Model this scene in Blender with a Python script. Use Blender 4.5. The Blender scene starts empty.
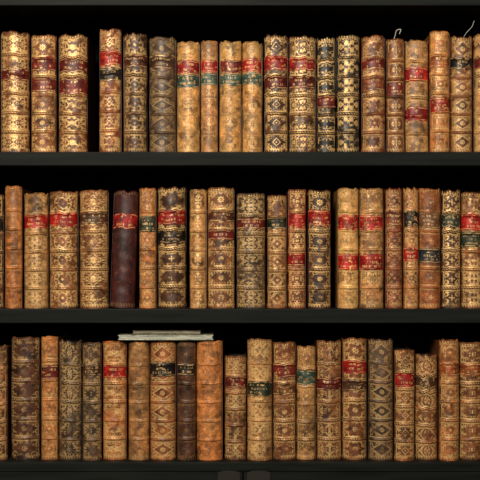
import bpy, bmesh, math, random
import numpy as np
from mathutils import Vector

PX = 0.002
def X(px): return (px-240.0)*PX
def Z(py): return (240.0-py)*PX
sc = bpy.context.scene
sc.view_settings.view_transform = 'Standard'
sc.view_settings.look = 'None'

def lin(c):
    c = np.array(c, dtype=float)/255.0
    return np.where(c <= 0.04045, c/12.92, ((c+0.055)/1.055)**2.4)

# ------------------------------------------------------------------ materials
def nodes_of(name):
    m = bpy.data.materials.new(name); m.use_nodes = True
    nt = m.node_tree; b = nt.nodes['Principled BSDF']
    return m, nt, b

def leather_material():
    m, nt, b = nodes_of('tooled_leather')
    N = nt.nodes.new; L = nt.links.new
    col = N('ShaderNodeAttribute'); col.attribute_name = 'Col'
    gi = N('ShaderNodeAttribute'); gi.attribute_name = 'gilt'
    tc = N('ShaderNodeTexCoord')
    n1 = N('ShaderNodeTexNoise'); n1.inputs['Scale'].default_value = 420; n1.inputs['Detail'].default_value = 5; n1.inputs['Roughness'].default_value = .7
    n2 = N('ShaderNodeTexNoise'); n2.inputs['Scale'].default_value = 70; n2.inputs['Detail'].default_value = 5; n2.inputs['Roughness'].default_value = .6
    L(tc.outputs['Object'], n1.inputs['Vector']); L(tc.outputs['Object'], n2.inputs['Vector'])
    r1 = N('ShaderNodeMapRange'); r1.inputs[1].default_value = .32; r1.inputs[2].default_value = .68; r1.inputs[3].default_value = .42; r1.inputs[4].default_value = 1.55
    r2 = N('ShaderNodeMapRange'); r2.inputs[1].default_value = .3; r2.inputs[2].default_value = .7; r2.inputs[3].default_value = .5; r2.inputs[4].default_value = 1.4
    L(n1.outputs['Fac'], r1.inputs[0]); L(n2.outputs['Fac'], r2.inputs[0])
    mu = N('ShaderNodeMath'); mu.operation = 'MULTIPLY'; L(r1.outputs[0], mu.inputs[0]); L(r2.outputs[0], mu.inputs[1])
    sc_ = N('ShaderNodeVectorMath'); sc_.operation = 'SCALE'; L(col.outputs['Color'], sc_.inputs[0]); L(mu.outputs[0], sc_.inputs['Scale'])
    r3 = N('ShaderNodeMapRange'); r3.inputs[1].default_value = .34; r3.inputs[2].default_value = .54; r3.inputs[3].default_value = .3; r3.inputs[4].default_value = 1.0
    L(n1.outputs['Fac'], r3.inputs[0])
    gm = N('ShaderNodeMath'); gm.operation = 'MULTIPLY'; gm.use_clamp = True
    L(gi.outputs['Fac'], gm.inputs[0]); L(r3.outputs[0], gm.inputs[1])
    mix = N('ShaderNodeMix'); mix.data_type = 'RGBA'
    L(gm.outputs[0], mix.inputs['Factor']); L(sc_.outputs[0], mix.inputs['A'])
    mix.inputs['B'].default_value = (.90, .56, .215, 1)
    L(mix.outputs['Result'], b.inputs['Base Color'])
    me = N('ShaderNodeMath'); me.operation = 'MULTIPLY'; me.inputs[1].default_value = .5
    L(gm.outputs[0], me.inputs[0]); L(me.outputs[0], b.inputs['Metallic'])
    rr = N('ShaderNodeMapRange'); rr.inputs[3].default_value = .34; rr.inputs[4].default_value = .52
    L(n1.outputs['Fac'], rr.inputs[0]); L(rr.outputs[0], b.inputs['Roughness'])
    b.inputs['Specular IOR Level'].default_value = .4
    bu = N('ShaderNodeBump'); bu.inputs['Strength'].default_value = .45; bu.inputs['Distance'].default_value = .001
    L(n1.outputs['Fac'], bu.inputs['Height']); L(bu.outputs[0], b.inputs['Normal'])
    return m

def paper_material(name='old_paper', c1=(.30,.21,.12), c2=(.10,.065,.035), s=(30,30,900)):
    m, nt, b = nodes_of(name); N = nt.nodes.new; L = nt.links.new
    tc = N('ShaderNodeTexCoord'); mp = N('ShaderNodeMapping'); mp.inputs['Scale'].default_value = s
    n = N('ShaderNodeTexNoise'); n.inputs['Scale'].default_value = 1; n.inputs['Detail'].default_value = 3
    L(tc.outputs['Object'], mp.inputs[0]); L(mp.outputs[0], n.inputs['Vector'])
    cr = N('ShaderNodeValToRGB'); cr.color_ramp.elements[0].position = .35; cr.color_ramp.elements[1].position = .65
    cr.color_ramp.elements[0].color = (*c2,1); cr.color_ramp.elements[1].color = (*c1,1)
    L(n.outputs['Fac'], cr.inputs[0]); L(cr.outputs[0], b.inputs['Base Color']); b.inputs['Roughness'].default_value = .9
    return m

def wood_material(name, c1, c2, rough=.45, spec=.5):
    m, nt, b = nodes_of(name); N = nt.nodes.new; L = nt.links.new
    tc = N('ShaderNodeTexCoord'); mp = N('ShaderNodeMapping'); mp.inputs['Scale'].default_value = (6, 60, 90)
    n = N('ShaderNodeTexNoise'); n.inputs['Scale'].default_value = 1; n.inputs['Detail'].default_value = 6
    L(tc.outputs['Object'], mp.inputs[0]); L(mp.outputs[0], n.inputs['Vector'])
    cr = N('ShaderNodeValToRGB'); cr.color_ramp.elements[0].position = .3; cr.color_ramp.elements[1].position = .72
    cr.color_ramp.elements[0].color = (*c1,1); cr.color_ramp.elements[1].color = (*c2,1)
    L(n.outputs['Fac'], cr.inputs[0]); L(cr.outputs[0], b.inputs['Base Color'])
    b.inputs['Roughness'].default_value = rough; b.inputs['Specular IOR Level'].default_value = spec
    bu = N('ShaderNodeBump'); bu.inputs['Strength'].default_value = .15; bu.inputs['Distance'].default_value = .001
    L(n.outputs['Fac'], bu.inputs['Height']); L(bu.outputs[0], b.inputs['Normal'])
    return m

LEATHER = leather_material()
PAPER = paper_material('old_paper', (.20,.14,.08), (.06,.04,.02))
PALE = paper_material('pale_paper_edge', (.50,.50,.41), (.20,.21,.16), (40,40,700))
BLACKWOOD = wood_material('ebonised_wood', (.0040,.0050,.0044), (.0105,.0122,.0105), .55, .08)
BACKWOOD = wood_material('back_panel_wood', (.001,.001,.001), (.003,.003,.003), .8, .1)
FLOORW = wood_material('floor_boards', (.05,.025,.012), (.12,.06,.03), .4)
WALLM = paper_material('wall_plaster', (.35,.32,.27), (.30,.27,.23), (3,3,3))
BRASS, nt_, b_ = nodes_of('aged_brass'); b_.inputs['Base Color'].default_value = (.024,.020,.015,1); b_.inputs['Metallic'].default_value = .5; b_.inputs['Roughness'].default_value = .5
RIB, nt_, b_ = nodes_of('bookmark_silk'); b_.inputs['Base Color'].default_value = (.42,.39,.33,1); b_.inputs['Roughness'].default_value = .7

# ------------------------------------------------------------------ helpers
def vnoise(rng, x, y, s):
    gx = x/s; gy = y/s
    gx = gx-gx.min(); gy = gy-gy.min()
    ix = np.floor(gx).astype(int); iy = np.floor(gy).astype(int)
    g = rng.random((ix.max()+2, iy.max()+2))
    fx = gx-ix; fy = gy-iy
    fx = fx*fx*(3-2*fx); fy = fy*fy*(3-2*fy)
    return (g[ix,iy]*(1-fx)+g[ix+1,iy]*fx)*(1-fy)+(g[ix,iy+1]*(1-fx)+g[ix+1,iy+1]*fx)*fy
def ss(a, b, x):
    t = np.clip((x-a)/(b-a), 0, 1); return t*t*(3-2*t)
def line(d, w=.45, soft=.35): return 1-ss(w, w+soft, np.abs(d))

# label colours
R=(150,24,20); DR=(98,28,20); BR=(82,40,24); K=(24,21,18); G=(38,46,32); GG=(58,80,68); OR=(136,68,32); NV=(36,42,46); TB=(116,78,50)

def gfield(tab, x, y, s):
    gx = x/s; gy = y/s
    ix = np.clip(np.floor(gx).astype(int),0,tab.shape[0]-2); iy = np.clip(np.floor(gy).astype(int),0,tab.shape[1]-2)
    fx = gx-ix; fy = gy-iy; fx = fx*fx*(3-2*fx); fy = fy*fy*(3-2*fy)
    return (tab[ix,iy]*(1-fx)+tab[ix+1,iy]*fx)*(1-fy)+(tab[ix,iy+1]*(1-fx)+tab[ix+1,iy+1]*fx)*fy

def ornament(S, T, hw, hc, tabs, kind):
    a = np.abs(S); b = np.abs(T)
    fw, fh = hw-1.3, hc-1.1
    box = np.maximum(a-fw, b-fh)
    frame = line(box, .2, .4)
    inside = (box < -.6)
    m = min(fw, fh)
    r = np.hypot(a, b)+1e-6; ang = np.arctan2(b, a)
    rc = np.hypot(fw-a, fh-b)
    n = gfield(tabs[0], a, b, 1.8); n2 = gfield(tabs[1], a, b, 1.25)
    fil = np.maximum(ss(.15,.05, np.abs(n-.5)), ss(.6,.74,n2)*.85)
    q = tabs[2]
    if kind == 0:
        if q < .3:   fl = ss(-.1, .35, (m*.42)*(0.65+.35*np.cos(4*ang))-r)*(1-.8*line(r-m*.2,.2,.3))
        elif q < .55: fl = np.maximum(ss(-.1,.35,(m*.40)*(0.8+.2*np.cos(8*ang))-r)*ss(m*.12,m*.22,r), line(r,.5,.4))
        elif q < .8: fl = ss(.35,-.1, np.abs(a+b*1.0-m*.5)-.25)+line(r,.5,.4)
        else: fl = (ss(.5,.66,n2)*ss(m*.55,m*.4,r*.8+a*.4))
        co = fil*ss(m*1.0, m*.85, rc)
        vine = fil*.7*(a < fw*.35)*(b > fh*.62)
        return np.maximum(frame, inside*np.clip(np.maximum(np.maximum(fl, co), vine),0,1))
    if kind == 1:
        d = a/(fw*.85)+b/(fh*.9)
        g = np.maximum(line((d-1)*m*.6, .25, .4), line(r-1.7, .3, .4)); g = np.maximum(g, fil*(d > 1.15)*.9)
        g = np.maximum(g, line(r, .5, .5))
        return np.maximum(frame*.6, inside*g)
    if kind == 2:
        return np.maximum(frame*.8, inside*fil)
    if kind == 3:
        co = fil*ss(m*.42, m*.6, r)
        fl = ss(0, .4, 1.7*(.5+.5*np.abs(np.cos(2*ang)))-r)
        return np.maximum(frame, inside*np.maximum(co, fl))
    if kind == 4:
        stem = line(a, .2, .35)*(b < fh*.8)
        lv = ss(.45,.6,n2)*(a < fw*.6*(1.1-b/fh))
        return np.maximum(frame*.8, inside*np.maximum(np.maximum(stem, lv), (rc < 2.2)*.8))
    if kind == 5:
        fl = ss(0, .4, (m*.38)*(0.7+.3*np.cos(4*ang))-r)
        return np.maximum(frame*.4, inside*fl*.7)
    return np.zeros_like(S)

# ------------------------------------------------------------------ one book
class Acc:
    def __init__(s): s.v=[]; s.f=[]; s.c=[]; s.g=[]; s.m=[]; s.n=0; s.sm=[]
    def add(s, v, f, c, g, mat, smooth):
        s.v.append(v); s.f.append(f+s.n); s.c.append(c); s.g.append(g)
        s.m.append(np.full(len(f), mat)); s.sm.append(np.full(len(f), smooth)); s.n += len(v)

def gridfaces(nv, nu):
    i = np.arange(nv-1)[:,None]*nu+np.arange(nu-1)[None,:]
    i = i.ravel()
    return np.stack([i, i+1, i+nu+1, i+nu], 1)

def boxarr(x0,x1,y0,y1,z0,z1):
    v = np.array([(x,y,z) for z in (z0,z1) for y in (y0,y1) for x in (x0,x1)], float)
    f = np.array([(0,2,3,1),(4,5,7,6),(0,1,5,4),(2,6,7,3),(0,4,6,2),(1,3,7,5)])
    return v, f

def make_book(acc, seed, x0, x1, ytop, ybase, col, gk, gamt, labels, nb=5, tilt=0.0, side=False, dark=0.0, chipmax=3.4):
    rng = np.random.default_rng(seed)
    W = x1-x0-1.0; hw = W/2; H = ybase-ytop
    cx = (x0+x1)/2
    base = lin(col)*np.random.default_rng(seed+5).uniform(.82,1.14)
    nu = max(16, int(W*1.35/.42)); nv = int(H/.42)
    th_max = math.radians(rng.uniform(77, 88))
    th = np.linspace(-th_max, th_max, nu)
    t = np.linspace(0, H, nv)
    TH, T = np.meshgrid(th, t)
    bul = rng.uniform(.34,.44)*W
    xx = hw*np.sin(TH)/math.sin(th_max)
    yy = bul*(1-(np.cos(TH)-math.cos(th_max))/(1-math.cos(th_max)))
    ahw = hw*1.04
    arc = np.sin(TH)/math.sin(th_max)*hw*.6+TH/th_max*hw*.44
    headn = vnoise(rng, th*10, th*0, 3.2)
    chip = (headn-.5)*min(chipmax, rng.uniform(1.0,3.4))
    top = H + chip - .9*np.abs(th/th_max)**4
    zz = T/H*top[None,:]
    xx = xx+ (vnoise(rng, T, T*0, 40)-.5)*.8
    mg = H*rng.uniform(.02,.035)
    if nb > 0:
        bands = np.linspace(mg, H-mg, nb+2)[1:-1]
        bands = bands - H*.012
    else: bands = np.array([])
    disp = np.zeros_like(T)
    bh = rng.uniform(.9,1.5)
    for bz in bands:
        disp += np.exp(-((T-bz)/1.15)**2)*bh
    disp += (vnoise(rng, arc, T, 7)-.5)*.6
    roll = ss(H-1.8, H, T); disp -= roll*2.2
    disp += np.exp(-((T-(H-2.4))/1.2)**2)*.5
    yy = yy - disp*np.cos(TH*.9)
    # ---- gilt map
    g = np.zeros_like(T)
    edges = np.concatenate([[0.8], bands, [H-1.0]]) if nb > 0 else np.linspace(.8, H-1, 7)
    lab = [(ybase-b_, ybase-a_, c) for a_, b_, c in labels]
    kind = gk
    tabs = (rng.random((44,44)), rng.random((44,44)), rng.random())
    for i in range(len(edges)-1):
        lo = edges[i]+(1.5 if nb else .6); hi = edges[i+1]-(1.5 if nb else .6)
        m = (T > lo)&(T < hi)
        o = ornament(arc, T-(lo+hi)/2, ahw-1.0, (hi-lo)/2, tabs, kind)
        g = np.where(m, np.maximum(g, o), g)
    for bz in bands:
        for s_ in (-2.1, 2.1):
            g = np.maximum(g, line(T-bz-s_, .2, .35)*.9)
        if kind in (0,2,3): g = np.maximum(g, (np.abs(T-bz) < .9)*(np.sin((arc+T)*2.6) > .2)*.9)
    g = np.maximum(g, (T > H-4.5)*(T < H-1.4)*(np.sin(arc*2.6) > 0)*.8)
    g = np.maximum(g, (T < 5)*(T > 1.3)*(np.sin(arc*2.6+T) > 0)*.8)
    if side:
        e = ahw-2.2-np.abs(arc)
        g = np.maximum(g, (np.abs(e) < 1.1)*(np.sin(T*2.3) > -.1)*.95)
    wear = ss(.22, .62, vnoise(rng, arc, T, 11)*.55+vnoise(rng, arc, T, 2.8)*.5)
    g = g*wear*gamt
    # ---- colour map
    blotch = vnoise(rng, arc, T, 14)*.6+vnoise(rng, arc, T, 4.5)*.38+vnoise(rng, arc, T, 1.6)*.22
    hueshift = vnoise(rng, arc, T, 18)[...,None]*np.array([.25,.0,-.15])+np.array([.9,1.,1.05])
    C = base[None,None,:]*(0.28+1.15*blotch[...,None])*hueshift
    rub = np.zeros_like(T)
    for bz in bands: rub += np.exp(-((T-bz)/1.0)**2)*.7
    rub *= vnoise(rng, arc, T, 5)
    pale = np.clip(base*1.9+np.array([.05,.024,.008]), 0, .8)
    C = C*(1-rub[...,None])+pale*rub[...,None]
    st = ss(.56, .80, vnoise(rng, arc*1.4, T, 15)*.6+vnoise(rng, arc, T, 4)*.4)*(.8+dark)
    C = C*(1-np.clip(st,0,1)[...,None]*.75)
    sf = ss(.74,.9, vnoise(rng, arc, T*.7, 2.0))*.45
    C = C*(1-sf[...,None])+pale*sf[...,None]
    # cylinder shade painted into the colour: spine darkens towards both side edges
    edge_shade = ss(.80, 1.0, np.abs(TH)/th_max)[...,None]
    C = C*(1-.4*edge_shade)
    for lo, hi, lc in lab:
        edge = (vnoise(rng, arc, T, 3)-.5)*.8
        m = ((T > lo+edge)&(T < hi+edge)&(np.abs(arc) < ahw*.95))
        chipm = vnoise(rng, arc, T, 3)*.6+vnoise(rng, arc, T, 1.5)*.4 > .25
        m &= chipm
        lcn = lin(lc)*rng.uniform(.7,1.2)
        C = np.where(m[...,None], lcn*(.45+1.0*vnoise(rng, arc, T, 4)[...,None]), C)
        gl = np.zeros_like(T); hh = hi-lo
        gl = np.maximum(gl, line(T-lo-1.2, .15,.35)); gl = np.maximum(gl, line(T-hi+1.2, .15,.35))
        nr = max(1, int((hh-3)/3.8))
        for k in range(nr):
            zc = lo+1.8+(k+.5)*(hh-3.6)/nr
            lw = ahw*rng.uniform(.35,.75)
            cell = np.floor((arc+50)/.7).astype(int)
            tb = rng.random(400); tt = rng.random(400)
            on = (tb[cell] > .45)
            part = np.where(tt[cell] > .6, 1., (np.abs(np.abs(T-zc)-.7) < .4)*1.)
            gl = np.maximum(gl, on*part*(np.abs(T-zc) < 1.0)*(np.abs(arc) < lw)*.85)
        g = np.where(m, gl*.8*ss(.2,.6,vnoise(rng,arc,T,3)), g)
    D = rng.uniform(62, 74)
    off = rng.uniform(0, 7)
    V = np.stack([xx, yy+off, zz], -1)
    rows = []
    lasty = V[-1].copy(); lasty[:,1] += 1.5; lasty[:,2] -= .5; rows.append(lasty)
    l2 = lasty.copy(); l2[:,1] += 1.5; l2[:,2] -= 3; rows.append(l2)
    V = np.concatenate([V, np.array(rows)], 0)
    C = np.concatenate([C, C[-1:]*.7, C[-1:]*.4], 0)
    g = np.concatenate([g, g[-1:]*0, g[-1:]*0], 0)
    def xf(v):
        v = v.copy().reshape(-1,3)
        if tilt:
            a_ = math.radians(tilt); x_ = v[:,0]+hw; z_ = v[:,2]
            v[:,0] = x_*math.cos(a_)+z_*math.sin(a_)-hw
            v[:,2] = -x_*math.sin(a_)+z_*math.cos(a_) + W*math.sin(a_)
        out = np.empty_like(v)
        out[:,0] = (v[:,0]+cx-240)*PX; out[:,1] = v[:,1]*PX
        out[:,2] = (240-ybase+v[:,2])*PX
        return out
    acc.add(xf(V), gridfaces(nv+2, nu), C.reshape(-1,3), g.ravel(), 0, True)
    jb = bul+off
    Hb = H-1.5-rng.uniform(0,1.2)
    for sgn in (-1, 1):
        xo = sgn*(hw-.1); xi = sgn*(hw-1.7)
        v, f = boxarr(min(xo,xi), max(xo,xi), jb-1.0, jb+D, 0, Hb)
        acc.add(xf(v), f, np.tile(base*.45, (8,1)), np.zeros(8), 0, False)
    v, f = boxarr(-hw+1.7, hw-1.7, off+bul*.55+2.0, jb+D-2.5, 1.2, Hb-2.2)
    acc.add(xf(v), f, np.tile(base, (8,1)), np.zeros(8), 1, False)

def build(acc, name, mats):
    v = np.concatenate(acc.v); f = np.concatenate(acc.f); c = np.concatenate(acc.c); g = np.concatenate(acc.g)
    me = bpy.data.meshes.new(name)
    me.vertices.add(len(v)); me.vertices.foreach_set('co', v.astype(np.float32).ravel())
    me.loops.add(len(f)*4); me.loops.foreach_set('vertex_index', f.astype(np.int32).ravel())
    me.polygons.add(len(f)); me.polygons.foreach_set('loop_start', np.arange(0, len(f)*4, 4, dtype=np.int32))
    me.polygons.foreach_set('material_index', np.concatenate(acc.m).astype(np.int32))
    me.polygons.foreach_set('use_smooth', np.concatenate(acc.sm).astype(bool))
    me.update(calc_edges=True)
    at = me.color_attributes.new('Col', 'FLOAT_COLOR', 'POINT')
    at.data.foreach_set('color', np.concatenate([np.clip(c,0,1), np.ones((len(c),1))], 1).astype(np.float32).ravel())
    ga = me.attributes.new('gilt', 'FLOAT', 'POINT'); ga.data.foreach_set('value', g.astype(np.float32))
    for m in mats: me.materials.append(m)
    me.validate()
    ob = bpy.data.objects.new(name, me); sc.collection.objects.link(ob)
    return ob

# colours of leathers
TAN=(152,106,62); LT=(168,124,76); ORG=(142,84,44); BRN=(112,69,39); DBR=(72,45,29); BLK=(28,23,20); RED=(116,60,35); GRY=(86,68,50); GLD=(180,130,72); MAR=(52,20,17); SPK=(76,57,41); AMB=(160,100,52)

row1 = [
 (-2,28,31,BRN,2,1,[(68,80,DR)],5,{}),
 (29,55,34,BRN,0,1,[(56,70,DR),(77,91,DR)],5,{}),
 (56,86,33,BRN,2,1,[(57,71,DR),(77,93,DR)],5,{}),
 (98,121,29,RED,2,.95,[(51,65,R),(68,81,BLK)],5,{'side':True}),
 (122,147,33,DBR,3,.6,[(54,67,BR)],5,{}),
 (148,176,36,SPK,1,.35,[(54,68,DBR)],5,{}),
 (176,200,41,GLD,4,.5,[(60,73,R),(74,87,GG)],0,{}),
 (200,218,39,TAN,4,.5,[(59,71,R),(72,84,GG)],0,{}),
 (219,242,40,GLD,4,.5,[(59,72,DR),(73,85,GG)],0,{}),
 (242,263,41,GLD,4,.45,[(58,71,R),(72,84,GG)],0,{}),
 (264,289,34,DBR,0,1,[(55,69,R),(75,88,DR)],5,{}),
 (289,317,36,DBR,2,1,[(57,70,R),(76,88,DR)],5,{}),
 (317,337,36,BLK,0,.95,[(95,107,DR)],5,{}),
 (337,361,34,BLK,2,.85,[],5,{}),
 (362,387,35,RED,3,.6,[(58,69,DR),(76,90,RED)],5,{}),
 (387,406,38,BRN,4,.6,[(80,95,DR)],5,{}),
 (406,431,39,TAN,0,.6,[(66,80,R),(106,120,R)],5,{}),
 (431,452,30,AMB,3,.7,[(54,66,OR),(97,112,R)],5,{}),
 (452,475,35,BRN,1,.7,[(56,68,K)],5,{}),
 (476,500,33,TAN,0,.8,[(56,68,DR)],5,{}),
]
row2 = [
 (3,21,186,AMB,5,.25,[],5,{}),
 (22,47,193,TAN,2,.65,[(215,228,R)],5,{}),
 (47,77,191,BRN,3,.9,[(212,226,R)],5,{}),
 (78,108,190,BRN,2,.9,[(212,224,DBR)],5,{}),
 (108,134,191,MAR,6,.2,[(214,229,R)],0,{'tilt':2.2}),
 (138,156,188,AMB,3,.55,[(216,232,G)],5,{}),
 (156,186,187,DBR,0,.95,[(210,224,R),(231,243,BLK)],5,{}),
 (189,207,189,TAN,4,.7,[],5,{}),
 (207,235,188,BRN,0,.95,[(211,222,BR),(230,240,DR)],5,{'side':True}),
 (236,266,193,SPK,2,.7,[(218,229,DR)],5,{}),
 (267,288,195,BRN,3,.75,[(217,229,G)],5,{}),
 (288,307,189,RED,2,.95,[(213,228,R),(253,266,R)],5,{}),
 (308,332,190,DBR,0,.95,[(210,226,R)],5,{}),
 (338,360,188,GLD,3,.7,[(215,230,R),(254,270,R)],5,{}),
 (360,385,188,TAN,2,.85,[(215,230,R),(254,270,R)],5,{}),
 (386,404,188,RED,3,.5,[(211,225,RED)],5,{}),
 (404,420,188,AMB,3,.6,[(210,226,K),(247,261,R)],5,{}),
 (420,443,188,ORG,5,.6,[(212,228,TB),(248,263,NV)],5,{}),
 (443,463,190,DBR,0,1,[(213,227,G)],5,{}),
 (463,487,192,BRN,2,1,[(214,230,R),(232,247,G)],5,{}),
]
row3 = [
 (-14,6,346,BRN,3,.5,[],5,{}),
 (8,38,338,DBR,0,.5,[],5,{}),
 (39,57,337,AMB,3,.5,[(366,380,DR)],5,{}),
 (57,81,341,SPK,2,.5,[],5,{}),
 (81,101,343,SPK,0,.5,[(364,376,DBR)],5,{}),
 (101,126,342,ORG,2,.85,[(366,379,R)],5,{'chipmax':1.2}),
 (127,149,342.6,TAN,6,.3,[],5,{'chipmax':1.2}),
 (149,176,342.4,ORG,1,.7,[(362,377,BLK)],5,{'chipmax':1.2}),
 (176,196,342.2,DBR,5,.2,[(364,376,BLK)],5,{'chipmax':1.2}),
 (196,223,341.4,AMB,5,.15,[],5,{'chipmax':1.2}),
 (224,247,357,BRN,2,.75,[(377,389,DR)],5,{}),
 (247,273,340,TAN,2,.85,[(382,397,G)],5,{}),
 (273,297,343,BRN,0,.85,[(364,378,DR),(384,396,BRN)],5,{}),
 (297,317,347,TAN,3,.65,[(371,386,GG)],5,{}),
 (317,343,341,BRN,2,.6,[(378,391,DR)],5,{}),
 (343,369,339,BRN,0,.95,[(361,374,R),(380,392,DBR)],5,{}),
 (369,395,340,SPK,1,.5,[],5,{}),
 (395,416,350,BRN,0,.85,[(373,387,R)],5,{}),
 (416,440,356,BRN,2,.8,[(377,389,DBR)],5,{}),
 (440,461,340,ORG,3,.7,[(362,376,OR)],5,{}),
 (461,486,343,BRN,0,.9,[(364,376,OR)],5,{}),
]
BASES = [152.5, 308.5, 461.0]
XL, XR = -110, 590
pr = random.Random(7)
def filler(x, x_end, base):
    out = []
    while x < x_end-15:
        w = pr.uniform(18, 28); w = min(w, x_end-x)
        tp = base-pr.uniform(110, 122)
        c = pr.choice([TAN,ORG,BRN,DBR,RED,GLD,BRN])
        h = base-tp
        lb = [(tp+h*.2, tp+h*.32, pr.choice([R,DR,G,K]))] if pr.random() > .3 else []
        out.append((x, x+w, tp, c, pr.choice([0,1,2,3]), .7, lb, 5, {})); x += w+.5
    return out
for ri, (row, base) in enumerate(zip((row1,row2,row3), BASES)):
    acc = Acc()
    full = filler(XL+1, row[0][0]-.5, base)+row+filler(row[-1][1]+.5, XR-1, base)
    for k, (a,b,tp,c,gk,ga,lb,nb,o) in enumerate(full):
        make_book(acc, 1000*ri+k+11, a, b, tp, base, c, gk, ga, lb, nb, **o)
    build(acc, 'row_of_antique_books', [LEATHER, PAPER])

# ------------------------------------------------------------------ mesh box parts
def box_obj(name, x0,x1,y0,y1,z0,z1, mat, parent=None, bev=.0015):
    bm = bmesh.new()
    bmesh.ops.create_cube(bm, size=1)
    for v in bm.verts:
        v.co = Vector((x0 if v.co.x<0 else x1, y0 if v.co.y<0 else y1, z0 if v.co.z<0 else z1))
    if bev: bmesh.ops.bevel(bm, geom=bm.edges[:], offset=bev, segments=2, affect='EDGES', profile=.6)
    me = bpy.data.meshes.new(name); bm.to_mesh(me); bm.free(); me.materials.append(mat)
    ob = bpy.data.objects.new(name, me); sc.collection.objects.link(ob)
    if parent: ob.parent = parent
    return ob

case = bpy.data.objects.new('bookcase', None); sc.collection.objects.link(case)
YF, YB = -.016, .24
xl, xr = X(XL), X(XR)
FLOOR = Z(462)-.80
for nm, (t, b_) in {'shelf_1':(BASES[0],166),'shelf_2':(BASES[1],322.5),'shelf_3':(BASES[2],470)}.items():
    box_obj(nm, xl, xr, YF, YB, Z(b_), Z(t), BLACKWOOD, case)
box_obj('top_board', xl, xr, YF, YB, Z(7), Z(-8), BLACKWOOD, case)
box_obj('cornice', xl-.04, xr+.04, YF-.03, YB, Z(-8), Z(-30), BLACKWOOD, case, .006)
box_obj('side_left', xl-.025, xl, YF-.004, YB, FLOOR, Z(-8), BLACKWOOD, case)
box_obj('side_right', xr, xr+.025, YF-.004, YB, FLOOR, Z(-8), BLACKWOOD, case)
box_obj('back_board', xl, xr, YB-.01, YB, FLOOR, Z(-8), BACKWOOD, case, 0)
dz1, dz0 = Z(470.5), FLOOR+.08
box_obj('plinth', xl, xr, YF+.01, YB-.01, FLOOR, dz0, BLACKWOOD, case)
xm = X(243)
for nm, a, b in (('left', xl+.002, xm-.0012), ('right', xm+.0012, xr-.002)):
    s = .055
    box_obj('door_stile_outer_'+nm, a, a+s, YF+.002, YF+.022, dz0, dz1, BLACKWOOD, case, .0008)
    box_obj('door_stile_inner_'+nm, b-s, b, YF+.002, YF+.022, dz0, dz1, BLACKWOOD, case, .0008)
    box_obj('door_rail_top_'+nm, a+s, b-s, YF+.002, YF+.022, dz1-.06, dz1, BLACKWOOD, case, 0)
    box_obj('door_rail_bottom_'+nm, a+s, b-s, YF+.002, YF+.022, dz0, dz0+.07, BLACKWOOD, case)
    box_obj('door_panel_'+nm, a+s, b-s, YF+.010, YF+.018, dz0+.07, dz1-.06, BLACKWOOD, case)
for nm, a, b in (('left', 218, 240), ('right', 247, 270)):
    bm = bmesh.new()
    w = (b-a)*PX; h = .03; pts = []
    for i in range(13):
        an = math.pi*i/12; pts.append((w/2*math.cos(an), .006*math.sin(an)+h/2-.006))
    pts += [(-w/2,-h/2), (w/2,-h/2)]
    vs = [bm.verts.new((X((a+b)/2)+p[0], YF-.0005, Z(469)-h/2+p[1])) for p in pts]
    f = bm.faces.new(vs)
    r = bmesh.ops.extrude_face_region(bm, geom=[f])
    for v in r['geom']:
        if isinstance(v, bmesh.types.BMVert): v.co.y += .003
    bmesh.ops.recalc_face_normals(bm, faces=bm.faces[:])
    me = bpy.data.meshes.new('catch_plate_'+nm); bm.to_mesh(me); bm.free(); me.materials.append(BRASS)
    ob = bpy.data.objects.new('catch_plate_'+nm, me); sc.collection.objects.link(ob); ob.parent = case

# ------------------------------------------------------------------ flat books lying on the lower row
def flat_book(x0, x1, zb, th, y0, y1, rot, cover):
    acc = Acc(); w = x1-x0; cx = (x0+x1)/2; rng = np.random.default_rng(int(x0))
    def sheet(z0, z1, inset, colr, mat, wav):
        nx, ny = 60, 30
        xs = np.linspace(-w/2+inset, w/2-inset, nx); ys = np.linspace(y0+inset*.6, y1-inset, ny)
        XX, YY = np.meshgrid(xs, ys)
        n = (vnoise(rng, XX, YY, 25)-.5)*wav
        top = np.stack([XX, YY, z1+n+0*XX], -1).reshape(-1,3); bot = np.stack([XX, YY, z0+n+0*XX], -1).reshape(-1,3)
        f = gridfaces(ny, nx); fb = f[:, ::-1]+nx*ny
        def strip(idx):
            i = np.array(idx); return np.stack([i[:-1], i[:-1]+nx*ny, i[1:]+nx*ny, i[1:]], 1)
        I = np.arange(nx*ny).reshape(ny, nx)
        ff = np.concatenate([f, fb, strip(I[0]), strip(I[-1][::-1]), strip(I[:,0][::-1]), strip(I[:,-1])])
        v = np.concatenate([top, bot])
        ca, sa = math.cos(rot), math.sin(rot); vx = v[:,0]*ca-v[:,1]*sa; vy = v[:,0]*sa+v[:,1]*ca
        out = np.stack([(vx+cx-240)*PX, vy*PX, (240-zb+v[:,2])*PX], 1)
        cc = np.tile(lin(colr), (len(v),1))*(.4+1.1*np.concatenate([(vnoise(rng, XX, YY, 8)*.6+vnoise(rng, XX, YY, 3)*.4).ravel()]*2)[:,None])
        acc.add(out, ff, cc, np.zeros(len(v)), mat, False)
    sheet(0, .8, 0, cover, 0, .3)
    sheet(.8, th-.8, .8, cover, 1, .2)
    sheet(th-.8, th, 0, cover, 0, .3)
    return build(acc, 'flat_lying_book', [LEATHER, PALE])
flat_book(118, 213, 340.2, 4.8, 2, 60, .0, (160,160,138))
flat_book(131, 200, 334.9, 3.4, 12, 85, -.03, (120,98,64))

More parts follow.
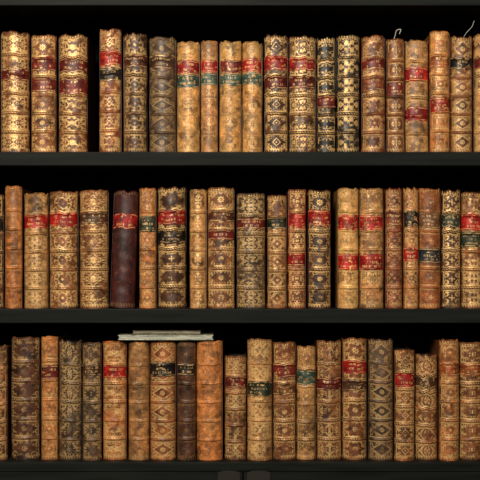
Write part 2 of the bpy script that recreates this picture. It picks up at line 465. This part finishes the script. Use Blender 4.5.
# ------------------------------------------------------------------ ribbons
def ribbon(pts, w=.0012):
    bm = bmesh.new(); prev = None
    P = [Vector(p) for p in pts]; dense = []
    for i in range(len(P)-1):
        for k in range(6): dense.append(P[i].lerp(P[i+1], k/6))
    dense.append(P[-1])
    for it in range(3):
        dense = [dense[0]]+[(dense[i-1]+dense[i]*2+dense[i+1])/4 for i in range(1,len(dense)-1)]+[dense[-1]]
    for i, p in enumerate(dense):
        d = (dense[min(i+1,len(dense)-1)]-dense[max(i-1,0)]).normalized(); n = Vector((-d.z,0,d.x)).normalized()*w/2
        cur = (bm.verts.new(p-n), bm.verts.new(p+n))
        if prev: bm.faces.new((prev[0], prev[1], cur[1], cur[0]))
        prev = cur
    me = bpy.data.meshes.new('ribbon_bookmark'); bm.to_mesh(me); bm.free(); me.materials.append(RIB)
    ob = bpy.data.objects.new('ribbon_bookmark', me); sc.collection.objects.link(ob)
    so = ob.modifiers.new('thick','SOLIDIFY'); so.thickness = .0003
ribbon([(X(393),.02,Z(42)), (X(396),.016,Z(35)), (X(397),.012,Z(29)), (X(402),.010,Z(28)), (X(400),.010,Z(33))])
ribbon([(X(464),.02,Z(38)), (X(468),.014,Z(31)), (X(473),.010,Z(26)), (X(475),.008,Z(20))], .0008)

# ------------------------------------------------------------------ room
box_obj('floor', -3, 3, -4, YB+.12, FLOOR-.05, FLOOR, FLOORW, None, 0)
box_obj('wall_back', -3, 3, YB+.005, YB+.12, FLOOR, FLOOR+3.0, WALLM, None, 0)

# ------------------------------------------------------------------ lights
def area(name, loc, target, size, power, color):
    l = bpy.data.lights.new(name, 'AREA'); l.shape = 'RECTANGLE'; l.size = size[0]; l.size_y = size[1]; l.energy = power; l.color = color
    o = bpy.data.objects.new(name, l); sc.collection.objects.link(o); o.location = loc
    o.rotation_euler = (Vector(target)-Vector(loc)).to_track_quat('-Z','Y').to_euler()
area('key_area_light', (-.55,-2.3,1.15), (0,0,.05), (.7,.7), 92, (1,.92,.79))  # unseen area lamp added above the camera so spine edges fall off dark
area('soft_fill_light', (1.4,-2.8,.7), (0,0,-.1), (.8,.8), 10, (1,.9,.78))
w = bpy.data.worlds.new('world'); w.use_nodes = True; sc.world = w
w.node_tree.nodes['Background'].inputs[0].default_value = (.8,.85,1,1); w.node_tree.nodes['Background'].inputs[1].default_value = .025

cam = bpy.data.cameras.new('camera'); co = bpy.data.objects.new('camera', cam); sc.collection.objects.link(co)
co.location = (0,-2.4,0); co.rotation_euler = (math.pi/2,0,0); cam.lens = 90; cam.sensor_width = 36; cam.clip_end = 50
sc.camera = co
